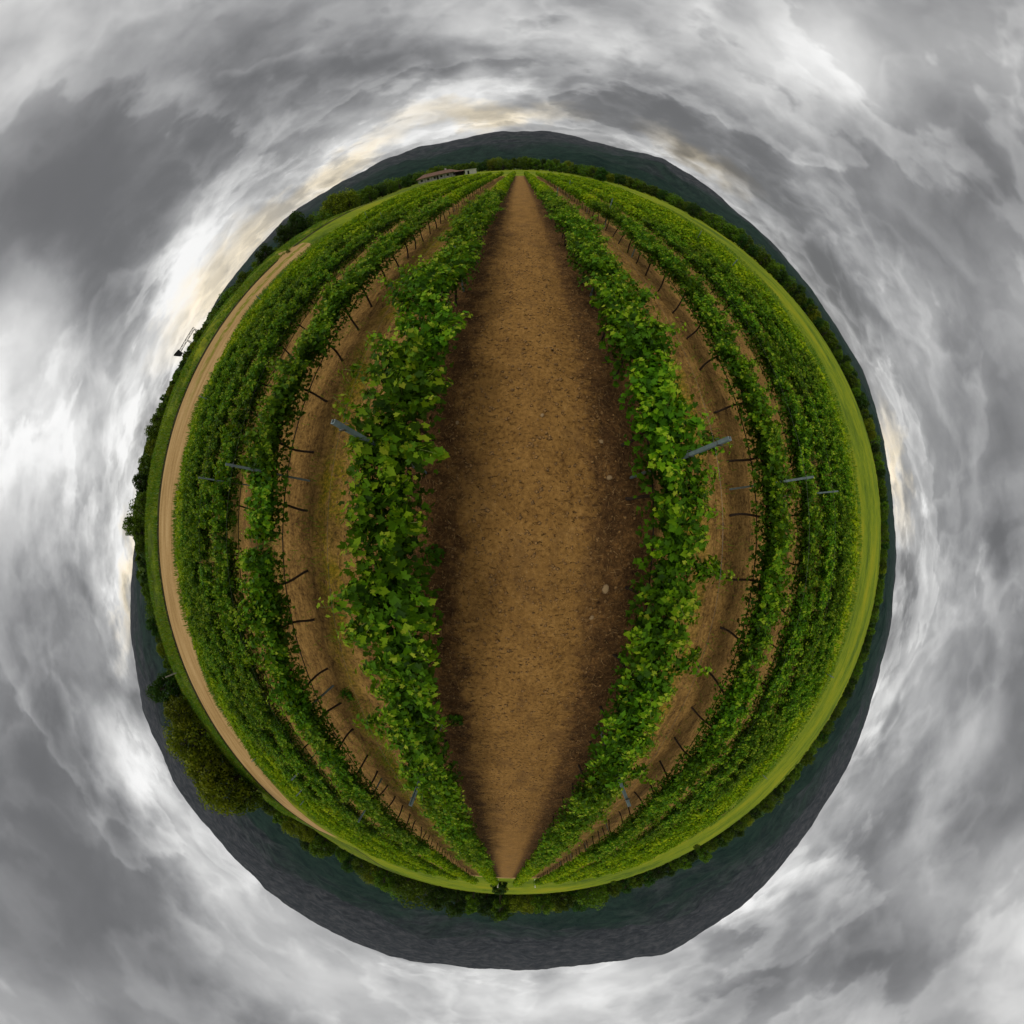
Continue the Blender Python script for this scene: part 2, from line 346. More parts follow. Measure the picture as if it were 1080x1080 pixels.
    b = t.n('ShaderNodeBsdfPrincipled', {'Base Color': col, 'Roughness': .95, 'Specular IOR Level': .1, 'Normal': bp.outputs[0]})
    t.n('ShaderNodeOutputMaterial', {0: b.outputs[0]})
    return m
g = link('ground', mesh('ground', np.stack([GX, GY, GZ], -1), gF, [ground_mat()], smooth=True)); tag(g, kind='structure')

def track_mat():
    m, t = mat('track_dirt')
    pos = t.n('ShaderNodeNewGeometry').outputs['Position']
    v = t.n('ShaderNodeMapping', {'Vector': pos, 'Scale': (1, .12, 1)}).outputs[0]
    nz = t.math('MULTIPLY_ADD', t.noise(v, 1.2, 5, .6).outputs[0], .6, t.math('MULTIPLY', t.noise(pos, 6, 5, .65).outputs[0], .4))
    c = t.ramp(nz, [(.36, (.24, .145, .045)), (.5, (.36, .225, .085)), (.64, (.45, .30, .13))])
    # grassy crown between the wheel tracks towards the far end
    x, y, _ = t.n('ShaderNodeSeparateXYZ', {0: pos}).outputs
    gr = t.math('MULTIPLY', t.mr(t.math('ABSOLUTE', t.math('ADD', x, 34.6)), 1.3, .5), t.mr(y, 6, 22))
    c = t.mix(t.math('MULTIPLY', gr, t.mr(t.noise(pos, 1.1, 5, .6).outputs[0], .35, .55)), c, (.16, .165, .008))
    b = t.n('ShaderNodeBsdfPrincipled', {'Base Color': c, 'Roughness': .95, 'Specular IOR Level': .1})
    t.n('ShaderNodeOutputMaterial', {0: b.outputs[0]})
    return m
TM = track_mat()
def sheet(name, us, vs, fn):
    V = []; 
    for v in vs:
        for u in us: V.append(fn(u, v))
    n = len(us); i = (np.arange(len(vs)-1)[:, None]*n+np.arange(n-1)[None, :]).ravel()
    return link(name, mesh(name, V, np.stack([i, i+1, i+n+1, i+n], 1), [TM], smooth=True))
def road(u, v):
    wob = .5*(float(fbm(np.array(v/3.1), np.array(u*3.0), 3, 4))-.5)
    end = float(sst(37, 46, np.array(v)))
    lo = float(sst(-18, -55, np.array(v))) if False else float(1-sst(-55, -18, np.array(v)))
    x = -38.1 + (8.0-2.0*end-3.2*lo+wob*(1 if u > .5 else .1))*u - 5.0*end*(v-37)/9
    xs = np.clip(x, -200, 200)
    # the sheet follows the same grid-sampled ground, a little above it
    return (x, v, float(gz(np.array(xs), np.array(v)))+.03)
tag(sheet('dirt_road', np.linspace(0, 1, 24), np.arange(-66, 45.1, .6), road), kind='structure')
tag(sheet('headland_track', np.linspace(0, 1, 8), np.arange(-29, 46, .8), lambda u, v: (v, -58.9+2.6*u+.35*math.sin(v*.4), float(gz(np.array(v), np.array(-58.+2*u)))+.02)), kind='structure')

# ------------------------------------------------------------------ hills all round
CREST = [(-180,9.7),(-169.5,10.2),(-158.5,10.6),(-143.4,9.4),(-134,8.8),(-125.3,8.07),(-119.9,7.37),(-113.3,6.1),(-106.6,5.0),(-100,3.6),(-94,2.4),(-82.5,1.0),(-70,.9),(-60,1.6),(-54.6,2.4),(-47.8,2.9),(-39,3.9),(-31.9,4.05),(-26.8,4.34),(-20.3,4.85),(-14.2,5.05),(-8.3,5.1),(-5,5.5),(-2.5,5.7),(3,5.55),(7.5,5.5),(14.9,4.9),(19,5.2),(22.1,5.5),(25,4.95),(29.7,4.4),(34.2,3.84),(39.9,3.4),(48.6,2.6),(58.5,2.2),(66.9,2.4),(76,2.0),(86.1,1.6),(97.4,2.2),(111.3,3.3),(122.4,4.85),(136.7,7.35),(149.2,9.9),(159.9,10.8),(170.4,9.9),(180,9.7)]
ca, ce = np.array(CREST).T
def hill_z(az, dd):
    E = np.interp(az, ca, ce)
    top = 4200*np.tan(np.radians(E))
    t = (dd-650)/(4200-650)
    x, y = dd*np.sin(np.radians(az)), dd*np.cos(np.radians(az))
    rid = 1-np.abs(2*fbm(x/800, y/800, 5, 31)-1)
    prof = np.where(t < 1, np.clip(t, 0, 1)**1.45, 1-.35*(t-1)*3)
    z = top*prof - top*.60*(1-rid)*np.clip(t, 0, 1)*np.clip(1.06-t, .05, 1)*1.6
    z = z + (90+.05*top)*(fbm(x/420, y/420, 5, 77, .6)-.42)*np.clip(t*4, 0, 1)*np.clip(1.15-t, .55, 1)
    spur = np.clip(2.2*fbm(np.cos(np.radians(az))*5+9, np.sin(np.radians(az))*5+4, 3, 91)-.55, 0, 1)
    z = z + top*.10*spur*np.exp(-((t-.45)/.09)**2) + top*.07*(1-spur)*np.exp(-((t-.22)/.06)**2)
    return np.where(t <= 0, -3, z)
HA = np.linspace(-180, 180, 1081); HD = np.concatenate([np.linspace(640, 2000, 26), np.linspace(2060, 5000, 52)])
AZg, DDg = np.meshgrid(HA, HD)
HZ = hill_z(AZg, DDg)
V = np.stack([DDg*np.sin(np.radians(AZg)), DDg*np.cos(np.radians(AZg)), HZ], -1)
i = (np.arange(len(HD)-1)[:, None]*len(HA)+np.arange(len(HA)-1)[None, :]).ravel()
m, t = mat('hill_scrub')
pos = t.n('ShaderNodeNewGeometry').outputs['Position']
z = t.n('ShaderNodeSeparateXYZ', {0: pos}).outputs[2]
nb = t.noise(pos, .0022, 7, .62).outputs[0]; nf = t.noise(pos, .014, 6, .7).outputs[0]
wood = t.ramp(nf, [(.36, (.007, .022, .018)), (.6, (.020, .046, .034))])
rock = t.ramp(nf, [(.38, (.013, .018, .024)), (.5, (.034, .039, .045)), (.62, (.070, .074, .079))])
fac = t.mr(t.math('MULTIPLY_ADD', t.math('SUBTRACT', nb, .5), 900, z), 80, 330)
col = t.mix(fac, wood, rock)
bp = t.n('ShaderNodeBump', {'Height': nf, 'Strength': 1.0, 'Distance': 60.0})
b = t.n('ShaderNodeBsdfPrincipled', {'Base Color': col, 'Roughness': 1.0, 'Specular IOR Level': 0.0, 'Normal': bp.outputs[0]})
t.n('ShaderNodeOutputMaterial', {0: b.outputs[0]})
tag(link('hills', mesh('hills', V, np.stack([i, i+len(HA), i+len(HA)+1, i+1], 1), [m], smooth=True)), kind='structure')

# ------------------------------------------------------------------ grapevines
lobe = [(.0, -.06), (.22, -.34), (.46, -.26), (.40, -.02), (.62, .18), (.38, .26), (.34, .40), (.22, .46), (0, .78)]
OUT = lobe + [(-a, b) for a, b in lobe[-2:0:-1]]
LT = np.array([(0, .12, -.05)] + [(a, b, .07*abs(a)*2 - .06*b*b) for a, b in OUT])          # a lobed leaf, slightly folded
LF = np.array([(0, i+1, (i+1) % len(OUT)+1) for i in range(len(OUT))])
def place_leaves(C, N, T, Ssz, tpl, tF):
    """copies of a leaf template at centres C, normals N, tip directions T, sizes S -> verts, faces"""
    N = N/np.linalg.norm(N, axis=1, keepdims=True)
    T = T - N*(T*N).sum(1, keepdims=True); T /= np.linalg.norm(T, axis=1, keepdims=True)+1e-9
    B = np.cross(T, N)
    V = C[:, None] + Ssz[:, None, None]*(tpl[None, :, 0:1]*B[:, None] + tpl[None, :, 1:2]*T[:, None] + tpl[None, :, 2:3]*N[:, None])
    F = tF[None] + (np.arange(len(C))*len(tpl))[:, None, None]
    return V.reshape(-1, 3), F.reshape(-1, tF.shape[1])
QT = np.array([(-.45, -.35, .0), (.45, -.35, .0), (.36, .5, -.06), (-.36, .5, -.06)]); QF = np.array([(0, 1, 2, 3)])

def vine_variant(seed):
    r = np.random.default_rng(seed)
    tm = MB(); lean = r.uniform(-.10, .10, 2)
    pts = []; n = 7
    for i in range(n):
        s = i/(n-1)
        pts.append((lean[0]*s+.03*math.sin(4*s+seed), lean[1]*s*1.6+.035*math.sin(5*s+seed*2), -.05+.80*s))
    tm.tube(pts, [.034, .028, .025, .026, .024, .026, .033], 7)
    head = np.array(pts[-1])
    cm = MB()
    for sgn in (-1, 1):
        q = [head + np.array((.012*math.sin(3*s+seed), sgn*.66*s, .03*math.sin(2.5*s)+.02*s-.02)) for s in np.linspace(0, 1, 6)]
        cm.tube(q, [.024, .020, .019, .017, .015, .010], 6)
    sm = MB(); C = []; N = []; T = []; Sz = []; tint = []
    ns = r.integers(27, 31)
    for k in range(ns):
        s = -0.70 + 1.40*(k+.5)/ns + r.uniform(-.04, .04)
        b0 = head + np.array((r.uniform(-.02, .02), s, .02))
        out = r.choice([-1, 1])*r.uniform(.05, .95)
        L = r.uniform(.42, .74) if r.random() > .15 else r.uniform(.75, 1.0)
        diry = r.uniform(-.45, .45)
        droop = r.uniform(.15, .8)*abs(out)
        cur = []
        for a in np.linspace(0, 1, 7):
            h = L*(a*(1.0-.25*abs(out)) - droop*a*a*.65)
            cur.append(b0 + np.array((out*L*.84*a**.9, diry*L*a, h*.90)))
        sm.tube(cur, np.linspace(.0055, .002, 7), 4)
        cur = np.array(cur); nl = int(50*L/.6)+8
        for j in range(nl):
            a = .10 + .90*(j+r.uniform(-.3, .3))/nl; a = min(max(a, .03), 1.0)
            p = np.array([np.interp(a*6, range(7), cur[:, c]) for c in range(3)])
            ang = r.uniform(0, 2*math.pi); rad = r.uniform(.03, .14)*(1.1-.5*a)
            off = np.array((math.cos(ang)*rad, math.sin(ang)*rad, r.uniform(-.05, .03)))
            C.append(p+off)
            outv = np.array((math.cos(ang)*.55 + out*.45, math.sin(ang)*.55, r.uniform(.35, 1.1)))
            N.append(outv + r.normal(0, .22, 3)); T.append(np.array((math.cos(ang), math.sin(ang), -.55)))
            young = max(0, (a-.80)/.20)
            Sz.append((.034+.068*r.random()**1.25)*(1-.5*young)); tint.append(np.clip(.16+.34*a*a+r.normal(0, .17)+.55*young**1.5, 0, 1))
    # suckers low on the trunk now and then, leaves hanging inside the canopy
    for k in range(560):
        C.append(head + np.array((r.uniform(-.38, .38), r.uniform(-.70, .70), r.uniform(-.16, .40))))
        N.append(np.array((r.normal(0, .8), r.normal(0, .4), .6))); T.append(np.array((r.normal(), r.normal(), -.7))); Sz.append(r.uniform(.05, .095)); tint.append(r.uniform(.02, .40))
    C, N, T, Sz, tint = map(np.array, (C, N, T, Sz, tint))
    V, F = place_leaves(C, N, T, Sz, LT, LF)
    return (tm.mesh('trunk', M['bark'], True), cm.mesh('cordon', M['bark'], True), sm.mesh('cane', M['cane'], True),
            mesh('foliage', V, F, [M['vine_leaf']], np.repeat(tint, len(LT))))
NVAR = 10
VAR = [vine_variant(100+k) for k in range(NVAR)]
ORD = ['first', 'second', 'third', 'fourth', 'fifth', 'sixth', 'seventh', 'eighth', 'ninth', 'tenth', 'eleventh', 'twelfth', 'thirteenth', 'fourteenth',
       'fifteenth', 'sixteenth', 'seventeenth', 'eighteenth', 'nineteenth', 'twentieth', 'twenty-first', 'twenty-second', 'twenty-third', 'twenty-fourth']
PY0 = .75                                          # the posts abreast of the aisle middle
spots = []
for side, rows in (('left', ROWS_L), ('right', ROWS_R)):
    for ri, x in enumerate(rows):
        k0 = math.ceil((Y0-PY0)/VSP-.5); k1 = math.floor((Y1-PY0)/VSP-.5)
        for k in range(k0, k1):
            y = PY0 + (k+.5)*VSP + random.uniform(-.12, .12) - (math.copysign(.26, k+.5) if ri == 0 and side == 'right' and k in (-1, 0) else 0)
            spots.append((math.hypot(x, y), side, ri, x+random.uniform(-.05, .05), y, k))
spots.sort()
NEARV = [s for s in spots[:300] if True]
def vine_label(side, ri, k):
    n = k+1 if k >= 0 else -k
    return '%s grapevine in %s row %s of dirt aisle, %s past grey post toward %s' % ('leafy', ORD[ri], side, ORD[n-1], 'farmhouse' if k >= 0 else 'tallest hill')
for dist, side, ri, x, y, k in NEARV:
    v = VAR[random.randrange(NVAR)]
    root = link('grapevine', None, loc=(x, y, float(gz(x, y)))); root.empty_display_size = .2
    tag(root, vine_label(side, ri, k), 'grapevine', 'grapevines trained along the vineyard rows')
    sc = random.uniform(1.03, 1.17) if side == 'left' else random.uniform(.98, 1.12)
    for nm, me in zip(('trunk', 'cordon', 'cane', 'foliage'), v):
        c = link(nm, me, root)
    root.rotation_euler = (0, 0, random.choice((0, math.pi))+random.uniform(-.06, .06)); root.scale = (random.uniform(1.08, 1.30) if side == 'left' else random.uniform(.98, 1.2), 1.0, sc)
# the rest of the vineyard: past the three hundred nearest
C = []; N = []; T = []; Sz = []; tint = []; tk = MB()
for dist, side, ri, x, y, k in spots[300:]:
    z0 = float(gz(x, y)); nl = 260 if dist < 34 else (160 if dist < 55 else 90)
    vr = rng.uniform(.85, 1.1); n = nl
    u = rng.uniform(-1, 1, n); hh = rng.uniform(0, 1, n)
    wd = .52*np.sqrt(np.clip(1-(hh*.9-.30)**2*1.6, .05, 1))
    cx = x + wd*np.clip(rng.normal(0, .55, n), -1.15, 1.15)
    C.append(np.stack([cx, y+u*.72, z0+.62+hh*.68*vr + .14*rng.random(n)**4], 1))
    N.append(np.stack([(cx-x)*2+rng.normal(0, .5, n), rng.normal(0, .5, n), .4+.6*hh], 1)); T.append(rng.normal(0, 1, (n, 3))-np.array((0, 0, .5)))
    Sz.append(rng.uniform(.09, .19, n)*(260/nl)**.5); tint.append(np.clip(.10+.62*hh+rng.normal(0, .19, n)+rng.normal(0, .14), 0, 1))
    if dist < 60: tk.tube([(x, y, z0-.05), (x+random.uniform(-.05, .05), y+random.uniform(-.08, .08), z0+.4), (x, y+random.uniform(-.1, .1), z0+.85)], [.03, .024, .026], 4)
C, N, T, Sz, tint = map(np.concatenate, (C, N, T, Sz, tint))
V, F = place_leaves(C, N, T, Sz, QT, QF)
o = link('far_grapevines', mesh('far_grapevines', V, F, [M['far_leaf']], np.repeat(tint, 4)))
tag(o, 'hedge-like green grapevine rows running on to the far edges of the vineyard', 'grapevines', kind='stuff')
o = link('trunks', tk.mesh('trunks', M['bark']), o); o['kind'] = 'stuff'; o.name = 'trunk_rows'

# trellis posts
pm = MB()
def channel(mb, w=.046, dp=.038, th=.006, h=1.74):
    outl = [(-w/2, -dp/2), (w/2, -dp/2), (w/2, dp/2), (w/2-.012, dp/2), (w/2-.012, dp/2-th), (w/2-th, dp/2-th), (w/2-th, -dp/2+th), (-w/2+th, -dp/2+th), (-w/2+th, dp/2-th), (-w/2+.012, dp/2-th), (-w/2+.012, dp/2), (-w/2, dp/2)]
    n = len(outl); V = [(a, b, z) for z in (-.1, h) for a, b in outl]
    F = [(i, (i+1) % n, n+(i+1) % n, n+i) for i in range(n)] + [tuple(range(n, 2*n)), tuple(range(n-1, -1, -1))]
    mb.add(V, F)
channel(pm)
post_me = pm.mesh('post', M['steel'])
pm = MB(); channel(pm, .045, .034, .005, 1.22); short_me = pm.mesh('short_post', M['steel'])
cm = MB(); cm.tube([(-.045, -.03, 0), (-.05, .0, .012), (-.045, .035, 0), (0, .045, -.004), (.05, .03, .0)], .004, 5)
cm.box(-.034, .034, -.029, -.0215, -.012, .012)
clip_me = cm.mesh('wire_clip', M['wire'])
for side, rows in (('left', ROWS_L), ('right', ROWS_R)):
    for ri, x in enumerate(rows):
        for k in range(-11, 18):
            y = PY0+PSP*k
            if math.hypot(x, y) > 34: continue
            tall = (k == 0 and ri < 3) or (ri == 0 and k == -1) or random.random() < .08
            if not tall and (ri > 1 or random.random() < .5): continue
            xx = x+random.uniform(-.03, .03)+(.12 if side == 'right' and ri == 0 else 0); zz = float(gz(x, y))
            o = link('vine_post', None, loc=(xx, y, zz)); o.empty_display_size = .2
            o.rotation_euler = (RAD(random.uniform(-2.5, 2.5)), RAD(random.uniform(-3, 3)), random.choice((0, math.pi))+random.uniform(-.2, .2))
            rel = 'abreast of the aisle middle' if k == 0 else '%s %s toward %s' % (ORD[abs(k)-1], 'along', 'farmhouse' if k > 0 else 'tallest hill')
            tag(o, '%s steel post in %s row %s of dirt aisle, %s' % ('tall grey' if tall else 'short grey', ORD[ri], side, rel), 'trellis post', 'grey steel trellis posts among the vines')
            link('channel', post_me if tall else short_me, o)
            if abs(k) < 3 and ri < 3:
                for hz in ((.62, .80, 1.25, 1.62) if tall else (.62, .80)):
                    link('wire_clip', clip_me, o, (0, 0, hz))
for side, rows in (('left', ROWS_L[:4]), ('right', ROWS_R[:4])):
    for ri, x in enumerate(rows):
        mb = MB()
        ys = np.arange(Y0+.5, Y1-.5, .65)
        mb.tube([(x+.045+.012*math.sin(y*1.7+ri), y, float(gz(x, y))+.60-.025*abs(math.sin(math.pi*(y-PY0)/VSP))) for y in ys], .0125 if ri else .010, 5)
        tag(link('drip_hose', mb.mesh('drip_hose', M['hose'])), 'black drip hose under the leaves of %s vine row %s of dirt aisle' % (ORD[ri], side), 'drip hose', 'black drip hoses along the rows')
        if ri < 3:
            mb = MB()
            mb.tube([(x-.03, y, float(gz(x, y))+1.62-.01*math.sin(y)) for y in np.arange(Y0+.5, Y1-.5, 2.6)], .0011, 4)
            tag(link('trellis_wire', mb.mesh('trellis_wire', M['wire'])), 'thin steel top wire along %s vine row %s of the dirt aisle' % (ORD[ri], side), 'wire', 'thin top wires of the trellis')

# ------------------------------------------------------------------ ground cover
def gcz(x, y): return gz(x, y) + micro(x, y)
def blades(n, xs, ys, hmin, hmax, wmin, wmax, lay, tintf, seed):
    r = np.random.default_rng(seed)
    az = r.uniform(0, 2*math.pi, n); L = r.uniform(hmin, hmax, n); wd = r.uniform(wmin, wmax, n)
    z = gcz(xs, ys); ln = r.uniform(*lay, n)
    dx, dy = np.cos(az), np.sin(az)
    base = np.stack([xs, ys, z-.004], 1)
    side = np.stack([-dy, dx, 0*dx], 1)*wd[:, None]
    mid = base + np.stack([dx*L*.45*np.sin(ln), dy*L*.45*np.sin(ln), L*.55*np.cos(ln)+.012], 1)
    tip = base + np.stack([dx*L*np.sin(ln), dy*L*np.sin(ln), L*.85*np.cos(ln)+.006], 1)
    V = np.stack([base-side, base+side, mid+side*.7, mid-side*.7, tip], 1).reshape(-1, 3)
    k = np.arange(n)*5
    F = np.concatenate([np.stack([k, k+1, k+2], 1), np.stack([k, k+2, k+3], 1), np.stack([k+3, k+2, k+4], 1)])
    return V, F, np.repeat(tintf(r, n, xs, ys), 5)
def scatter(n, seed, xr, yr, dens):
    r = np.random.default_rng(seed); xs = r.uniform(*xr, n*4); ys = r.uniform(*yr, n*4)
    keep = r.random(n*4) < dens(xs, ys); xs, ys = xs[keep][:n], ys[keep][:n]
    return xs, ys
def fringe(x, y):
    a = np.abs(x+.10); e = np.exp(-((a-3.5)/.40)**2)*sst(.36, .58, fbm(x*.5+2, y*.35, 3, 88))+.16*np.exp(-((a-4.4)/.9)**2)+.8*np.exp(-((a-6.6)/.6)**2)
    p = sst(.42, .62, fbm(x*1.3+7, y*1.1, 3, 61))
    return np.clip(e*p, 0, 1)
xs, ys = scatter(90000, 5, (-8, 8), (-28, 34), fringe)
V, F, tn = blades(len(xs), xs, ys, .05, .24, .004, .010, (.15, 1.1), lambda r, n, x, y: np.clip(r.normal(.36, .2, n), 0, 1), 6)
tag(link('grass', mesh('grass', V, F, [M['grass']], tn)), 'short yellow-green weeds and grass fringing the vine rows', 'grass', kind='stuff')
def rough(x, y):
    return np.where((x < -38.6) | (x > 20.6) | ((x > -31.0) & (x < -28.5)), np.clip(1.3*sst(.40, .60, fbm(x/2.2, y/4.5, 4, 33)), 0, 1), 0)
xs, ys = scatter(46000, 51, (-52, -38.5), (-62, 70), rough); x2, y2 = scatter(30000, 52, (20.6, 46), (-70, 90), rough)
x3, y3 = scatter(9000, 54, (-31.0, -28.5), (-60, 44), rough)
xs, ys = np.concatenate([xs, x2, x3]), np.concatenate([ys, y2, y3])
V, F, tn = blades(len(xs), xs, ys, .18, .60, .02, .055, (.1, 1.0), lambda r, n, x, y: np.clip(r.normal(.26, .2, n)-.25*(fbm(x/3, y/3, 3, 12) > .55), 0, 1), 53)
tag(link('rough_grass', mesh('rough_grass', V, F, [M['grass']], tn)), 'tufty rough grass on the road bank and along the right meadow edge', 'grass', kind='stuff')
def litter(x, y):
    a = np.minimum(np.abs(x+1.3), np.abs(x-1.72)); return np.clip(np.exp(-(a/.5)**2)*(.35+.9*fbm(x*1.5, y*1.5, 3, 71)), 0, 1)
xs, ys = scatter(60000, 8, (-3, 3.2), (-22, 22), litter)
V, F, tn = blades(len(xs), xs, ys, .03, .15, .0018, .0060, (1.1, 1.56), lambda r, n, x, y: r.random(n)**1.9, 9)
tag(link('dry_litter', mesh('dry_litter', V, F, [M['straw']], tn)), 'brown dry straw and dead leaves lying under the two inner vine rows', 'litter', kind='stuff')
# clods and grit of the trampled soil
r = np.random.default_rng(15); n = 26000
xs = np.concatenate([r.normal(.2, 1.1, n//2), r.uniform(-4.4, 4.5, n//2)]); ys = r.uniform(-14, 14, n); sz = .008+.034*r.random(n)**6
oc = np.array([(1, 0, 0), (0, 1, 0), (-1, 0, 0), (0, -1, 0), (0, 0, .7), (0, 0, -.7)])
of = np.array([(0, 1, 4), (1, 2, 4), (2, 3, 4), (3, 0, 4), (1, 0, 5), (2, 1, 5), (3, 2, 5), (0, 3, 5)])
ra = r.uniform(0, 6.28, n); co, si = np.cos(ra), np.sin(ra)
V = oc[None]*sz[:, None, None]*r.uniform(.55, 1.35, (n, 6, 1))
V = np.stack([V[..., 0]*co[:, None]-V[..., 1]*si[:, None], V[..., 0]*si[:, None]+V[..., 1]*co[:, None], V[..., 2]], -1) + np.stack([xs, ys, gcz(xs, ys)+sz*.15], 1)[:, None]
M['clod'] = simple('soil_clod', (.20, .108, .032), .95, 0, .65, 30)
tag(link('soil_clods', mesh('soil_clods', V.reshape(-1, 3), (of[None]+(np.arange(n)*6)[:, None, None]).reshape(-1, 3), [M['clod']])), 'small clods and grit on the trampled soil between the vine rows', 'clods', kind='stuff')

# single stones in the litter
def stone_mesh(seed):
    r = np.random.default_rng(seed); import bmesh
    bm = bmesh.new(); bmesh.ops.create_icosphere(bm, subdivisions=3, radius=1)
    for v in bm.verts:
        p = np.array(v.co); k = 1+.35*(float(fbm(np.array(p[0]*1.3+seed), np.array(p[1]*1.3+p[2]), 3, seed))-.5)
        v.co = Vector(p*k); v.co.z *= .55
    me = bpy.data.meshes.new('stone'); bm.to_mesh(me); bm.free(); me.materials.append(M['stone'])
    me.polygons.foreach_set('use_smooth', np.ones(len(me.polygons), dtype=bool)); return me
SM = [stone_mesh(s) for s in (3, 4, 5)]
for x, y, s, lab in ((1.50, .72, .052, 'flat pale stone in dark litter right of the aisle, nearest the grey post'),
                     (1.40, 1.33, .042, 'small tan stone in right-hand litter, nearer the farmhouse than the flat pale stone'),
                     (1.45, -1.05, .075, 'largest pale yellow stone lying in litter at the right edge of the aisle'),
                     (1.28, -1.55, .045, 'small round stone just below the largest pale stone, right edge of the aisle'),
                     (-.98, 1.6, .035, 'little ochre stone at the left edge of the aisle under the vines'),
                     (.42, 1.75, .038, 'single reddish brown stone sitting in the middle of the bare aisle')):
    o = link('stone', SM[int(x*100) % 3], loc=(x, y, float(gcz(x, y))+s*.2), rz=x*40); o.scale = (s, s*.8, s*.8); tag(o, lab, 'stone', 'stones on the aisle')

# leafy weeds at the foot of trunks
def weed_mesh(seed):
    r = np.random.default_rng(seed); n = 60
    a = r.uniform(0, 6.28, n); rd = .20*np.sqrt(r.random(n)); C = np.stack([np.cos(a)*rd, np.sin(a)*rd, .03+.20*r.random(n)*(1-rd*2.5)], 1)
    N = np.stack([np.cos(a)*.6, np.sin(a)*.6, .8+0*a], 1)+r.normal(0, .3, (n, 3)); T = np.stack([np.cos(a), np.sin(a), -.2+0*a], 1)
    V, F = place_leaves(C, N, T, r.uniform(.05, .11, n), LT, LF)
    return mesh('leaves', V, F, [M['vine_leaf']], np.repeat(np.clip(r.normal(.12, .1, n), 0, 1), len(LT)))
WM = [weed_mesh(s) for s in (1, 2, 3)]
sb = MB()
for k in range(5): sb.tube([(0, 0, -.02), (.05*math.cos(k*1.26), .05*math.sin(k*1.26), .1), (.10*math.cos(k*1.26), .10*math.sin(k*1.26), .19)], [.006, .005, .003], 5)
STEM = sb.mesh('stem', M['cane'])
for x, y, s, lab in ((4.15, 1.75, 1.1, 'dark leafy weed at a trunk foot in second row right, beside its nearest brown furrow'),
                     (-1.22, -.55, .8, 'bushy weed spilling from first row left onto the aisle edge'),
                     (-1.12, -4.1, .9, 'tall weed on the left aisle edge toward the tallest hill'),
                     (4.2, -.95, .9, 'dark weed clump at a leaning trunk, second row right, lower half'),
                     (-4.05, -4.5, 1.0, 'round dark weed at a trunk foot, second row left, toward the tallest hill'),
                     (4.05, -2.9, .8, 'leafy weed on the furrow near second row right, lower part'),):
    o = link('weed', None, loc=(x, y, float(gcz(x, y)))); o.empty_display_size = .1; o.scale = (s, s, s); o.rotation_euler = (0, 0, x*9)
    tag(o, lab, 'weed', 'leafy weeds at the vine trunks'); link('leaves', random.choice(WM), o); link('stem', STEM, o)

# ------------------------------------------------------------------ trees and shrubs
def tree_variant(seed, ht, wd, matl, ncl, size, low=.25, lobes=12):
    """unit tree ht tall, crown wd wide -> trunk mesh, crown mesh"""
    r = np.random.default_rng(seed)
    tb = MB(); ch = ht*(1-low)
    tb.tube([(0, 0, -.3), (.03*ht*r.normal(), .02*ht, ht*.25), (0.02*ht*r.normal(), 0, ht*.55), (0, 0, ht*.8)], [.05*ht**.9, .036*ht**.9, .024*ht**.9, .008*ht], 8)
    L = []
    for k in range(lobes):
        a = k*2.4+r.uniform(-.4, .4); h = (k+.6)/lobes; rr = wd*.5*(.30+.62*math.sin(math.pi*min(.97, h*.78+.16)))*r.uniform(.55, .95)
        c = np.array((math.cos(a)*rr, math.sin(a)*rr, ht*low+ch*(h*.80+.06))); L.append((c, wd*.5*r.uniform(.26, .47)))
        tb.tube([(0, 0, ht*(low*.7+.35*h)), tuple(c*.55+np.array((0, 0, ht*(low*.3+.18*h)))), tuple(c)], [.016*ht, .011*ht, .004*ht], 5)
    C = []; N = []; tint = []; per = ncl//lobes
    for c, rad in L:
        v = r.normal(0, 1, (per, 3)); v /= np.linalg.norm(v, axis=1, keepdims=True)
        rr = rad*(.45+.62*r.random(per)**.6)*(1+.30*(fbm(v[:, 0]*2.5+seed, v[:, 1]*2.5+v[:, 2]*2, 2, seed)-.5))
        C.append(c+v*rr[:, None]*np.array((1, 1, .82))); N.append(v+r.normal(0, .45, (per, 3))+np.array((0, 0, .35))); tint.append(np.clip(r.normal(.45, .22, per)+r.normal(0, .10), 0, 1))
    C, N, tint = map(np.concatenate, (C, N, tint)); C[:, 2] = np.maximum(C[:, 2], .02*ht)
    V, F = place_leaves(C, N, r.normal(0, 1, C.shape), r.uniform(.7, 1.35, len(C))*size, QT, QF)
    return tb.mesh('trunk', M['trunk'], True), mesh('crown', V, F, [matl], np.repeat(tint, 4))
TV = {'round': [tree_variant(40+k, 1, 1.05, M['tree_leaf'], 2300, .052, .06, 15) for k in range(4)],
      'dark': [tree_variant(50+k, 1, .95, M['dark_leaf'], 2300, .052, .06, 15) for k in range(3)],
      'tall': [tree_variant(60+k, 1, .62, M['tree_leaf'], 1300, .050, .18) for k in range(2)],
      'olive': [tree_variant(70+k, 1, 1.15, M['olive_leaf'], 4400, .042, .03, 22) for k in range(3)],
      'shrub': [tree_variant(80+k, 1, 1.7, M['tree_leaf'], 1200, .075, .02, 14) for k in range(3)],
      'mass': [tree_variant(90+k, 1, 1.0, M['dark_leaf'], 4400, .040, .03, 22) for k in range(2)]}
def plant(kind, az, dist, top, label, group, cat='tree', name='tree', wide=1.0, zmin=0.8):
    a = RAD(az); x, y = dist*math.sin(a), dist*math.cos(a); z0 = float(gz(x, y))
    h = max(zmin, 1.08*(H + dist*math.tan(RAD(top)) - z0))
    o = link(name, None, loc=(x, y, z0-.05)); o.empty_display_size = .5
    o.rotation_euler = (0, 0, random.uniform(0, 6.28)); o.scale = (h*wide, h*wide, h)
    tv = random.choice(TV[kind]); link('trunk', tv[0], o); link('crown', tv[1], o)
    tag(o, label, cat, group); return o
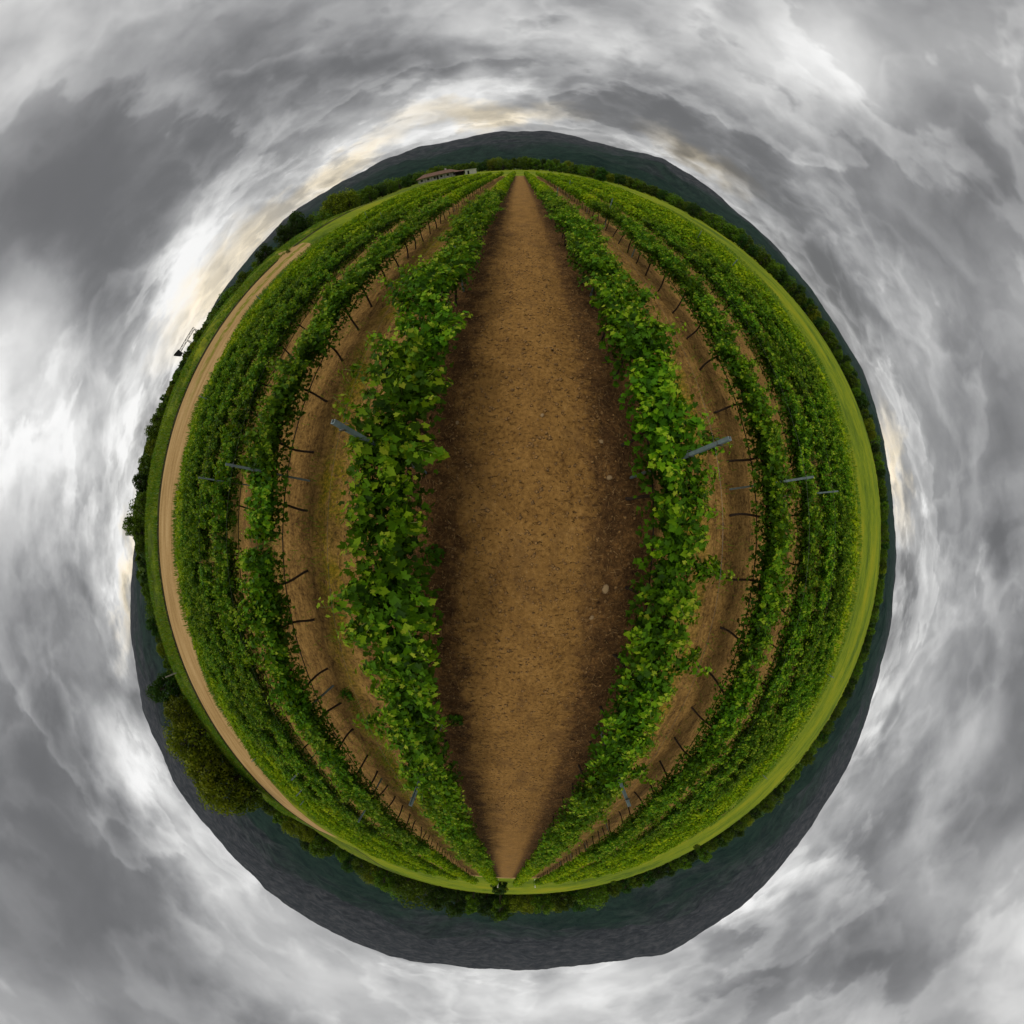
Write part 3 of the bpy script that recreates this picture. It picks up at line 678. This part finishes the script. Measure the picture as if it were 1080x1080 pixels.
# single trees that stand out
G1 = 'big trees behind the dirt road'
plant('mass', -118.3, 56, 5.7, 'tall dark round-topped tree, first of the big clump behind the dirt road', G1, wide=.85)
plant('olive', -122.3, 54, 4.9, 'olive-yellow tree between the dark round tree and the big clump', G1, wide=1.05)
plant('olive', -126.6, 57, 6.5, 'broad olive-green tree in the middle of the big clump behind the road', G1, wide=1.1)
plant('olive', -131.0, 60, 6.6, 'dense olive-green tree right of the middle of the big clump', G1, wide=1.1)
plant('olive', -135.2, 62, 6.9, 'tallest olive-green tree at the far end of the big clump behind the road', G1, wide=1.05)
plant('round', -138.4, 63, 4.6, 'smaller green tree closing the far end of the big clump', G1, wide=.9)
plant('dark', -108.6, 52, 2.9, 'lone dark dome-shaped tree on the bank between hedge and utility post', G1, wide=1.0)
plant('round', -93.4, 55, 4.5, 'bright green tree standing tallest in the hedge behind the dirt road', G1, wide=.9)
plant('dark', -37.8, 118, 3.9, 'big dark round tree at the upper left edge of the meadow', G1, wide=.95)
plant('dark', -40.6, 112, 3.4, 'dark tree leaning against the big round tree at upper left', G1, wide=.9)
plant('dark', -45.0, 100, 2.9, 'lower dark tree left of the big round tree, upper left meadow edge', G1, wide=1.1)
plant('olive', -31.3, 150, 3.1, 'light green broad tree between the big dark tree and the farmhouse', G1, wide=.95)
plant('olive', -29.0, 155, 2.7, 'second light green tree, nearer the farmhouse', G1, wide=.95)
plant('dark', 13.6, 150, 1.3, 'dark round tree standing out in front of the wood right of the aisle end', G1, wide=1.0)
plant('dark', 29.8, 165, 1.25, 'dark rounded tree at the upper right meadow edge', G1, wide=1.1)
plant('shrub', -41.8, 56, -1.1, 'round dark shrub beside the far end of the dirt road', 'shrubs of the meadow', 'shrub', 'shrub', .6)
plant('dark', -179.3, 72, -.1, 'broad dark bush closing the view past the bottom end of the aisle', 'shrubs of the meadow', 'shrub', 'shrub', 1.35)
plant('shrub', 163.5, 125, .35, 'round dark shrub on the meadow below the aisle, toward the tallest hill', 'shrubs of the meadow', 'shrub', 'shrub', .7)
plant('shrub', 150.0, 120, .15, 'low dark shrub on the meadow edge, lower right', 'shrubs of the meadow', 'shrub', 'shrub', .8)
# the hedgerows and tree belts round the field: (azimuth, distance, elevation of the tops)
RING = [(-180,150,3.35),(-172,150,3.78),(-166.5,152,3.1),(-154.4,150,2.24),(-147.2,140,2.92),(-140,120,1.72),(-132,80,1.38),(-122,62,1.6),(-113.6,54,1.15),(-108,53,1.7),(-101,53,3.2),(-92,54,3.5),(-86,54,3.4),(-79.7,56,3.2),(-74,58,2.5),(-68.3,62,2.4),(-62,68,2.2),(-55.7,76,2.5),(-50.4,86,2.2),(-44,100,1.6),(-37.8,128,1.9),(-31.8,160,2.1),(-27.7,170,1.9),(-20,215,1.5),(-12,235,1.25),(-5.8,235,1.25),(2,235,1.5),(14,215,1.15),(22,205,1.0),(29.8,195,1.0),(37,185,1.7),(53,170,1.6),(62,165,1.5),(74.4,165,1.25),(90.4,165,1.2),(103,160,0.95),(123.6,190,1.2),(135.4,185,1.72),(147.8,175,2.15),(159.8,165,2.41),(170.8,155,2.75),(178.8,150,2.41),(180,150,3.35)]
ra_, rd_, re_ = np.array(RING, float).T
SECT = [(-180, -139.5, 'from the aisle in the lower left hedgerow', 'trees of the hedgerow below the aisle'),
        (-139.5, -113, 'along the foot of the big olive-green clump', 'small trees under the big clump'),
        (-113, -72, 'from the lone dark tree in hedge behind dirt road', 'trees of the hedge behind the dirt road'),
        (-72, -47, 'from the gantry in the low upper left hedge', 'trees of the low hedge at upper left'),
        (-47, -17.2, 'from the big dark tree toward the farmhouse', 'trees of the belt left of the farmhouse'),
        (-17.2, 20, 'from the farmhouse in wood behind the aisle', 'trees of the wood behind the aisle end'),
        (20, 70, 'from the wood along the upper right meadow', 'trees along the upper right meadow edge'),
        (70, 125, 'counting downward along the far right meadow edge', 'trees along the far right meadow edge'),
        (125, 181, 'counting toward the aisle in lower right hedgerow', 'trees of the lower right hedgerow')]
cnt = 0
for a0, a1, where, grp in SECT:
    az = a0+.4; items = []
    while az < a1:
        dd = float(np.interp(az, ra_, rd_)); top = float(np.interp(az, ra_, re_))
        j = cnt % 2; cnt += 1
        if -17.8 < az < -6.6: dd += 30
        items.append((az, dd*(1+.10*j)+random.uniform(-2, 2), top*random.uniform(.62, 1.06) if j == 0 else top*random.uniform(.75, 1.1)))
        hgt = max(2.2, dd*math.tan(RAD(top))+1.2)
        az += math.degrees(hgt*random.uniform(.42, .72)/dd)
    seen = {}
    for k, (az, dd, top) in enumerate(items):
        kind = random.choices(['round', 'dark', 'tall', 'olive', 'shrub'], [4, 3, 1, 1, 2])[0]
        lk = {'round': 'mid green bushy tree', 'dark': 'dark green tree', 'tall': 'narrow upright tree', 'olive': 'olive-tinged broad tree', 'shrub': 'low wide shrubby tree'}[kind]
        seen[kind] = seen.get(kind, 0)+1
        plant(kind, az, dd, top, '%s, %s such %s' % (lk, ORD[min(seen[kind], 24)-1], where), grp, wide=random.uniform(.9, 1.25), zmin=1.6)
# far-off wood behind the belts, up to the foot of the hills
n = 14000; r = np.random.default_rng(77)
az = r.uniform(-180, 180, n); ring = np.interp(az, ra_, rd_)
dd = ring*1.22+6+ (r.random(n)**1.7)*(560-ring)
keep = ~((az > -17.5) & (az < -6.5) & (dd < 265)); az, dd, ring = az[keep], dd[keep], ring[keep]; n = len(az)
den = fbm(dd*np.sin(np.radians(az))/70, dd*np.cos(np.radians(az))/70, 3, 15); keep = den > .44; az, dd = az[keep], dd[keep]; n = len(az)
x, y = dd*np.sin(np.radians(az)), dd*np.cos(np.radians(az)); z0 = gz(x, y); hh = np.minimum(r.uniform(2.5, 6.5, n), np.maximum(1.2, 2.7+dd*np.tan(np.radians(np.interp(az, ra_, re_)*.85))-z0))
per = 16
u = r.normal(0, 1, (n, per, 3)); u /= np.linalg.norm(u, axis=2, keepdims=True); u[..., 2] = np.abs(u[..., 2])*1.0
C = np.stack([x, y, z0+hh*.12], 1)[:, None]+u*np.stack([hh*.62, hh*.62, hh*.86], 1)[:, None]*r.uniform(.7, 1.0, (n, per, 1))
N = u+r.normal(0, .4, u.shape); Sz = (hh[:, None]*r.uniform(.30, .52, (n, per)))
V, F = place_leaves(C.reshape(-1, 3), N.reshape(-1, 3), r.normal(0, 1, (n*per, 3)), Sz.ravel(), QT, QF)
tn = np.clip(np.repeat(r.normal(.45, .22, n), per)+r.normal(0, .15, n*per), 0, 1)
tag(link('woodland', mesh('woodland', V, F, [M['wood_leaf']], np.repeat(tn, 4))), 'dark far-off wood and scrub between the field edge and the foot of the hills', 'woodland', kind='stuff')

# ------------------------------------------------------------------ farmhouse and shed past the end of the rows
def at(az, dist): return (dist*math.sin(RAD(az)), dist*math.cos(RAD(az)))
hx, hy = at(-13.7, 205)
house = link('farmhouse', None, loc=(hx, hy, float(gz(hx, hy))), rz=RAD(13.7+3)); 
tag(house, 'long low white farmhouse with red-brown tiled roof beyond the end of the vine rows', 'farmhouse')
LH = 12.0; DH = 5.0
b = MB(); b.box(-LH, LH, -DH, DH, -.3, 2.7); link('wall', b.mesh('wall', M['white']), house)
b = MB(); e = .9
b.add([(-LH-e, -DH-1.6, 2.62), (LH+e, -DH-1.6, 2.62), (LH+e, DH+e, 2.62), (-LH-e, DH+e, 2.62), (-LH+4, 0, 4.7), (LH-4, 0, 4.7), (-LH-e, -DH-1.6, 2.80), (LH+e, -DH-1.6, 2.80), (LH+e, DH+e, 2.80), (-LH-e, DH+e, 2.80)],
      [(3, 2, 1, 0), (6, 7, 5, 4), (7, 8, 5), (8, 9, 4, 5), (9, 6, 4), (0, 1, 7, 6), (1, 2, 8, 7), (2, 3, 9, 8), (3, 0, 6, 9)])
roof = link('roof', b.mesh('roof', M['tile']), house)
b = MB(); b.box(5.2, 6.1, .6, 1.5, 3.4, 5.5); b.box(5.1, 6.2, .5, 1.6, 5.5, 5.62); link('chimney', b.mesh('chimney', M['white']), roof)
for k in range(6):
    x0 = -10.4+k*3.9
    b = MB(); b.box(x0, x0+1.35, -DH-.04, -DH+.02, .85, 2.15); wdw = link('window', b.mesh('window', M['glass']), house)
    b = MB(); b.box(x0-.1, x0+1.45, -DH-.09, -DH-.041, .74, .848); link('sill', b.mesh('sill', M['white']), wdw)
b = MB(); b.box(-.9, .3, -DH-.05, -DH+.02, .0, 2.2); link('door', b.mesh('door', M['darkwood']), house)
for k in range(7):
    b = MB(); x0 = -11.6+k*3.85; b.box(x0-.09, x0+.09, -DH-1.45, -DH-1.27, -.2, 2.615); link('porch_post', b.mesh('porch_post', M['darkwood']), house)
sx_, sy_ = at(-8.1, 196)
shed = link('shed', None, loc=(sx_, sy_, float(gz(sx_, sy_))), rz=RAD(8+3)); tag(shed, 'small white flat-roofed shed to the right of the farmhouse', 'shed')
b = MB(); b.box(-3.2, 3.2, -2, 2, -.2, 2.5); link('wall', b.mesh('wall', M['white']), shed)
b = MB(); b.box(-3.4, 3.4, -2.2, 2.2, 2.503, 2.72); link('roof', b.mesh('roof', M['paint']), shed)
b = MB(); b.box(-2.0, -.9, -2.05, -1.98, 0, 2.0); link('door', b.mesh('door', M['glass']), shed)
bx_, by_ = at(-10.0, 198)
barn = link('lean_to', None, loc=(bx_, by_, float(gz(bx_, by_))), rz=RAD(10+3)); tag(barn, 'dark open lean-to between the farmhouse and the white shed', 'lean-to')
b = MB(); b.box(-2.6, 2.6, 1.0, 1.3, -.2, 2.6); b.box(-2.6, -2.35, -2, 1.0, -.2, 2.3); b.box(2.35, 2.6, -2, 1.0, -.2, 2.3); link('wall', b.mesh('wall', M['darkwood']), barn)
b = MB(); b.add([(-2.8, -2.3, 2.32), (2.8, -2.3, 2.32), (2.8, 1.5, 2.78), (-2.8, 1.5, 2.78), (-2.8, -2.3, 2.42), (2.8, -2.3, 2.42), (2.8, 1.5, 2.88), (-2.8, 1.5, 2.88)], [(3,2,1,0),(4,5,6,7),(0,1,5,4),(1,2,6,5),(2,3,7,6),(3,0,4,7)]); link('roof', b.mesh('roof', M['tile']), barn)

# steel gantry with a dark hopper above the left hedge
D = 105.0
gx_, gy_ = at(-65.6, D); ex_, ey_ = at(-61.2, D+3)
base = float(gz(gx_, gy_)); ang = math.atan2(ey_-gy_, ex_-gx_); LN = math.hypot(ex_-gx_, ey_-gy_)
gan = link('gantry', None, loc=(gx_, gy_, base), rz=ang); tag(gan, 'dark steel gantry with a hopper at one end rising above the left hedge', 'gantry')
zt = H+D*math.tan(RAD(3.0))-base; zb = H+D*math.tan(RAD(2.65))-base
b = MB()
for yy in (-.5, .5):
    b.tube([(0, yy, zt), (LN, yy, zt)], .06, 6); b.tube([(0, yy, zb), (LN, yy, zb)], .06, 6)
    for k in range(9):
        x0 = LN*k/8; b.tube([(x0, yy, zb), (x0, yy, zt)], .05, 5)
        if k < 8: b.tube([(x0, yy, zb if k % 2 else zt), (x0+LN/8, yy, zt if k % 2 else zb)], .04, 5)
link('girder', b.mesh('girder', M['rust']), gan)
for k, x0 in enumerate((.2, LN*.5, LN-.2)):
    b = MB()
    for yy in (-.7, .7): b.tube([(x0, yy, -.3), (x0, yy*.6, zb)], .10, 6)
    link('leg', b.mesh('leg', M['rust']), gan)
b = MB(); q0, q1 = zb-.6, zt+.7
b.add([(-1.5, -.8, q1), (.4, -.8, q1-.4), (.4, .8, q1-.4), (-1.5, .8, q1), (-.8, -.4, q0), (.2, -.4, q0), (.2, .4, q0), (-.8, .4, q0)], [(3,2,1,0)[::-1],(4,5,6,7)[::-1],(0,1,5,4)[::-1],(1,2,6,5)[::-1],(2,3,7,6)[::-1],(3,0,4,7)[::-1]])
link('hopper', b.mesh('hopper', M['rust']), gan)
b = MB(); b.tube([(-.4, 0, q0), (-2.0, 0, base*0+1.0), (-2.6, 0, 0)], .12, 6); link('chute', b.mesh('chute', M['rust']), gan)

# posts by the tracks
px_, py_ = at(-116.8, 49); zz = float(gz(px_, py_))
pp = link('utility_post', None, loc=(px_, py_, zz)); tag(pp, 'pale slender wooden post on the grass bank left of the big tree clump', 'post')
b = MB(); b.tube([(0, 0, -.2), (.02, 0, 1.5), (.06, .02, H+49*math.tan(RAD(2.5))-zz)], [.10, .09, .07], 8); link('shaft', b.mesh('shaft', M['greypost']), pp)
b = MB(); b.tube([(-.30, -.3, 1.9), (.4, .35, 1.95)], .03, 5); link('crossbar', b.mesh('crossbar', M['greypost']), pp)
for az, lab in ((-179.0, 'short white marker post left of the bottom end of the aisle'), (175.3, 'short white marker post right of the bottom end of the aisle')):
    px_, py_ = at(az, 63); o = link('marker_post', None, loc=(px_, py_, float(gz(px_, py_)))); tag(o, lab, 'marker post', 'white marker posts by the headland')
    b = MB(); b.tube([(0, 0, -.1), (0, 0, 1.35)], .09, 8); link('shaft', b.mesh('shaft', M['paint']), o)
    b = MB(); b.tube([(0, 0, 1.351), (0, 0, 1.45), (0, 0, 1.50)], [.11, .10, .02], 8); link('cap', b.mesh('cap', M['paint']), o)

# ------------------------------------------------------------------ the hazy air between here and the hills
b = MB(); b.box(-5600, 5600, -5600, 5600, -8, 1100)
m, t = mat('haze_air')
pv = t.n('ShaderNodeVolumePrincipled', {'Color': (.84, .86, .92, 1), 'Density': 1.9e-5, 'Anisotropy': .2})
o_ = t.n('ShaderNodeOutputMaterial'); t.t.links.new(pv.outputs[0], o_.inputs['Volume'])
tag(link('haze', b.mesh('haze', m)), 'thin grey haze lying between the vineyard and the far hills', 'haze', kind='stuff')
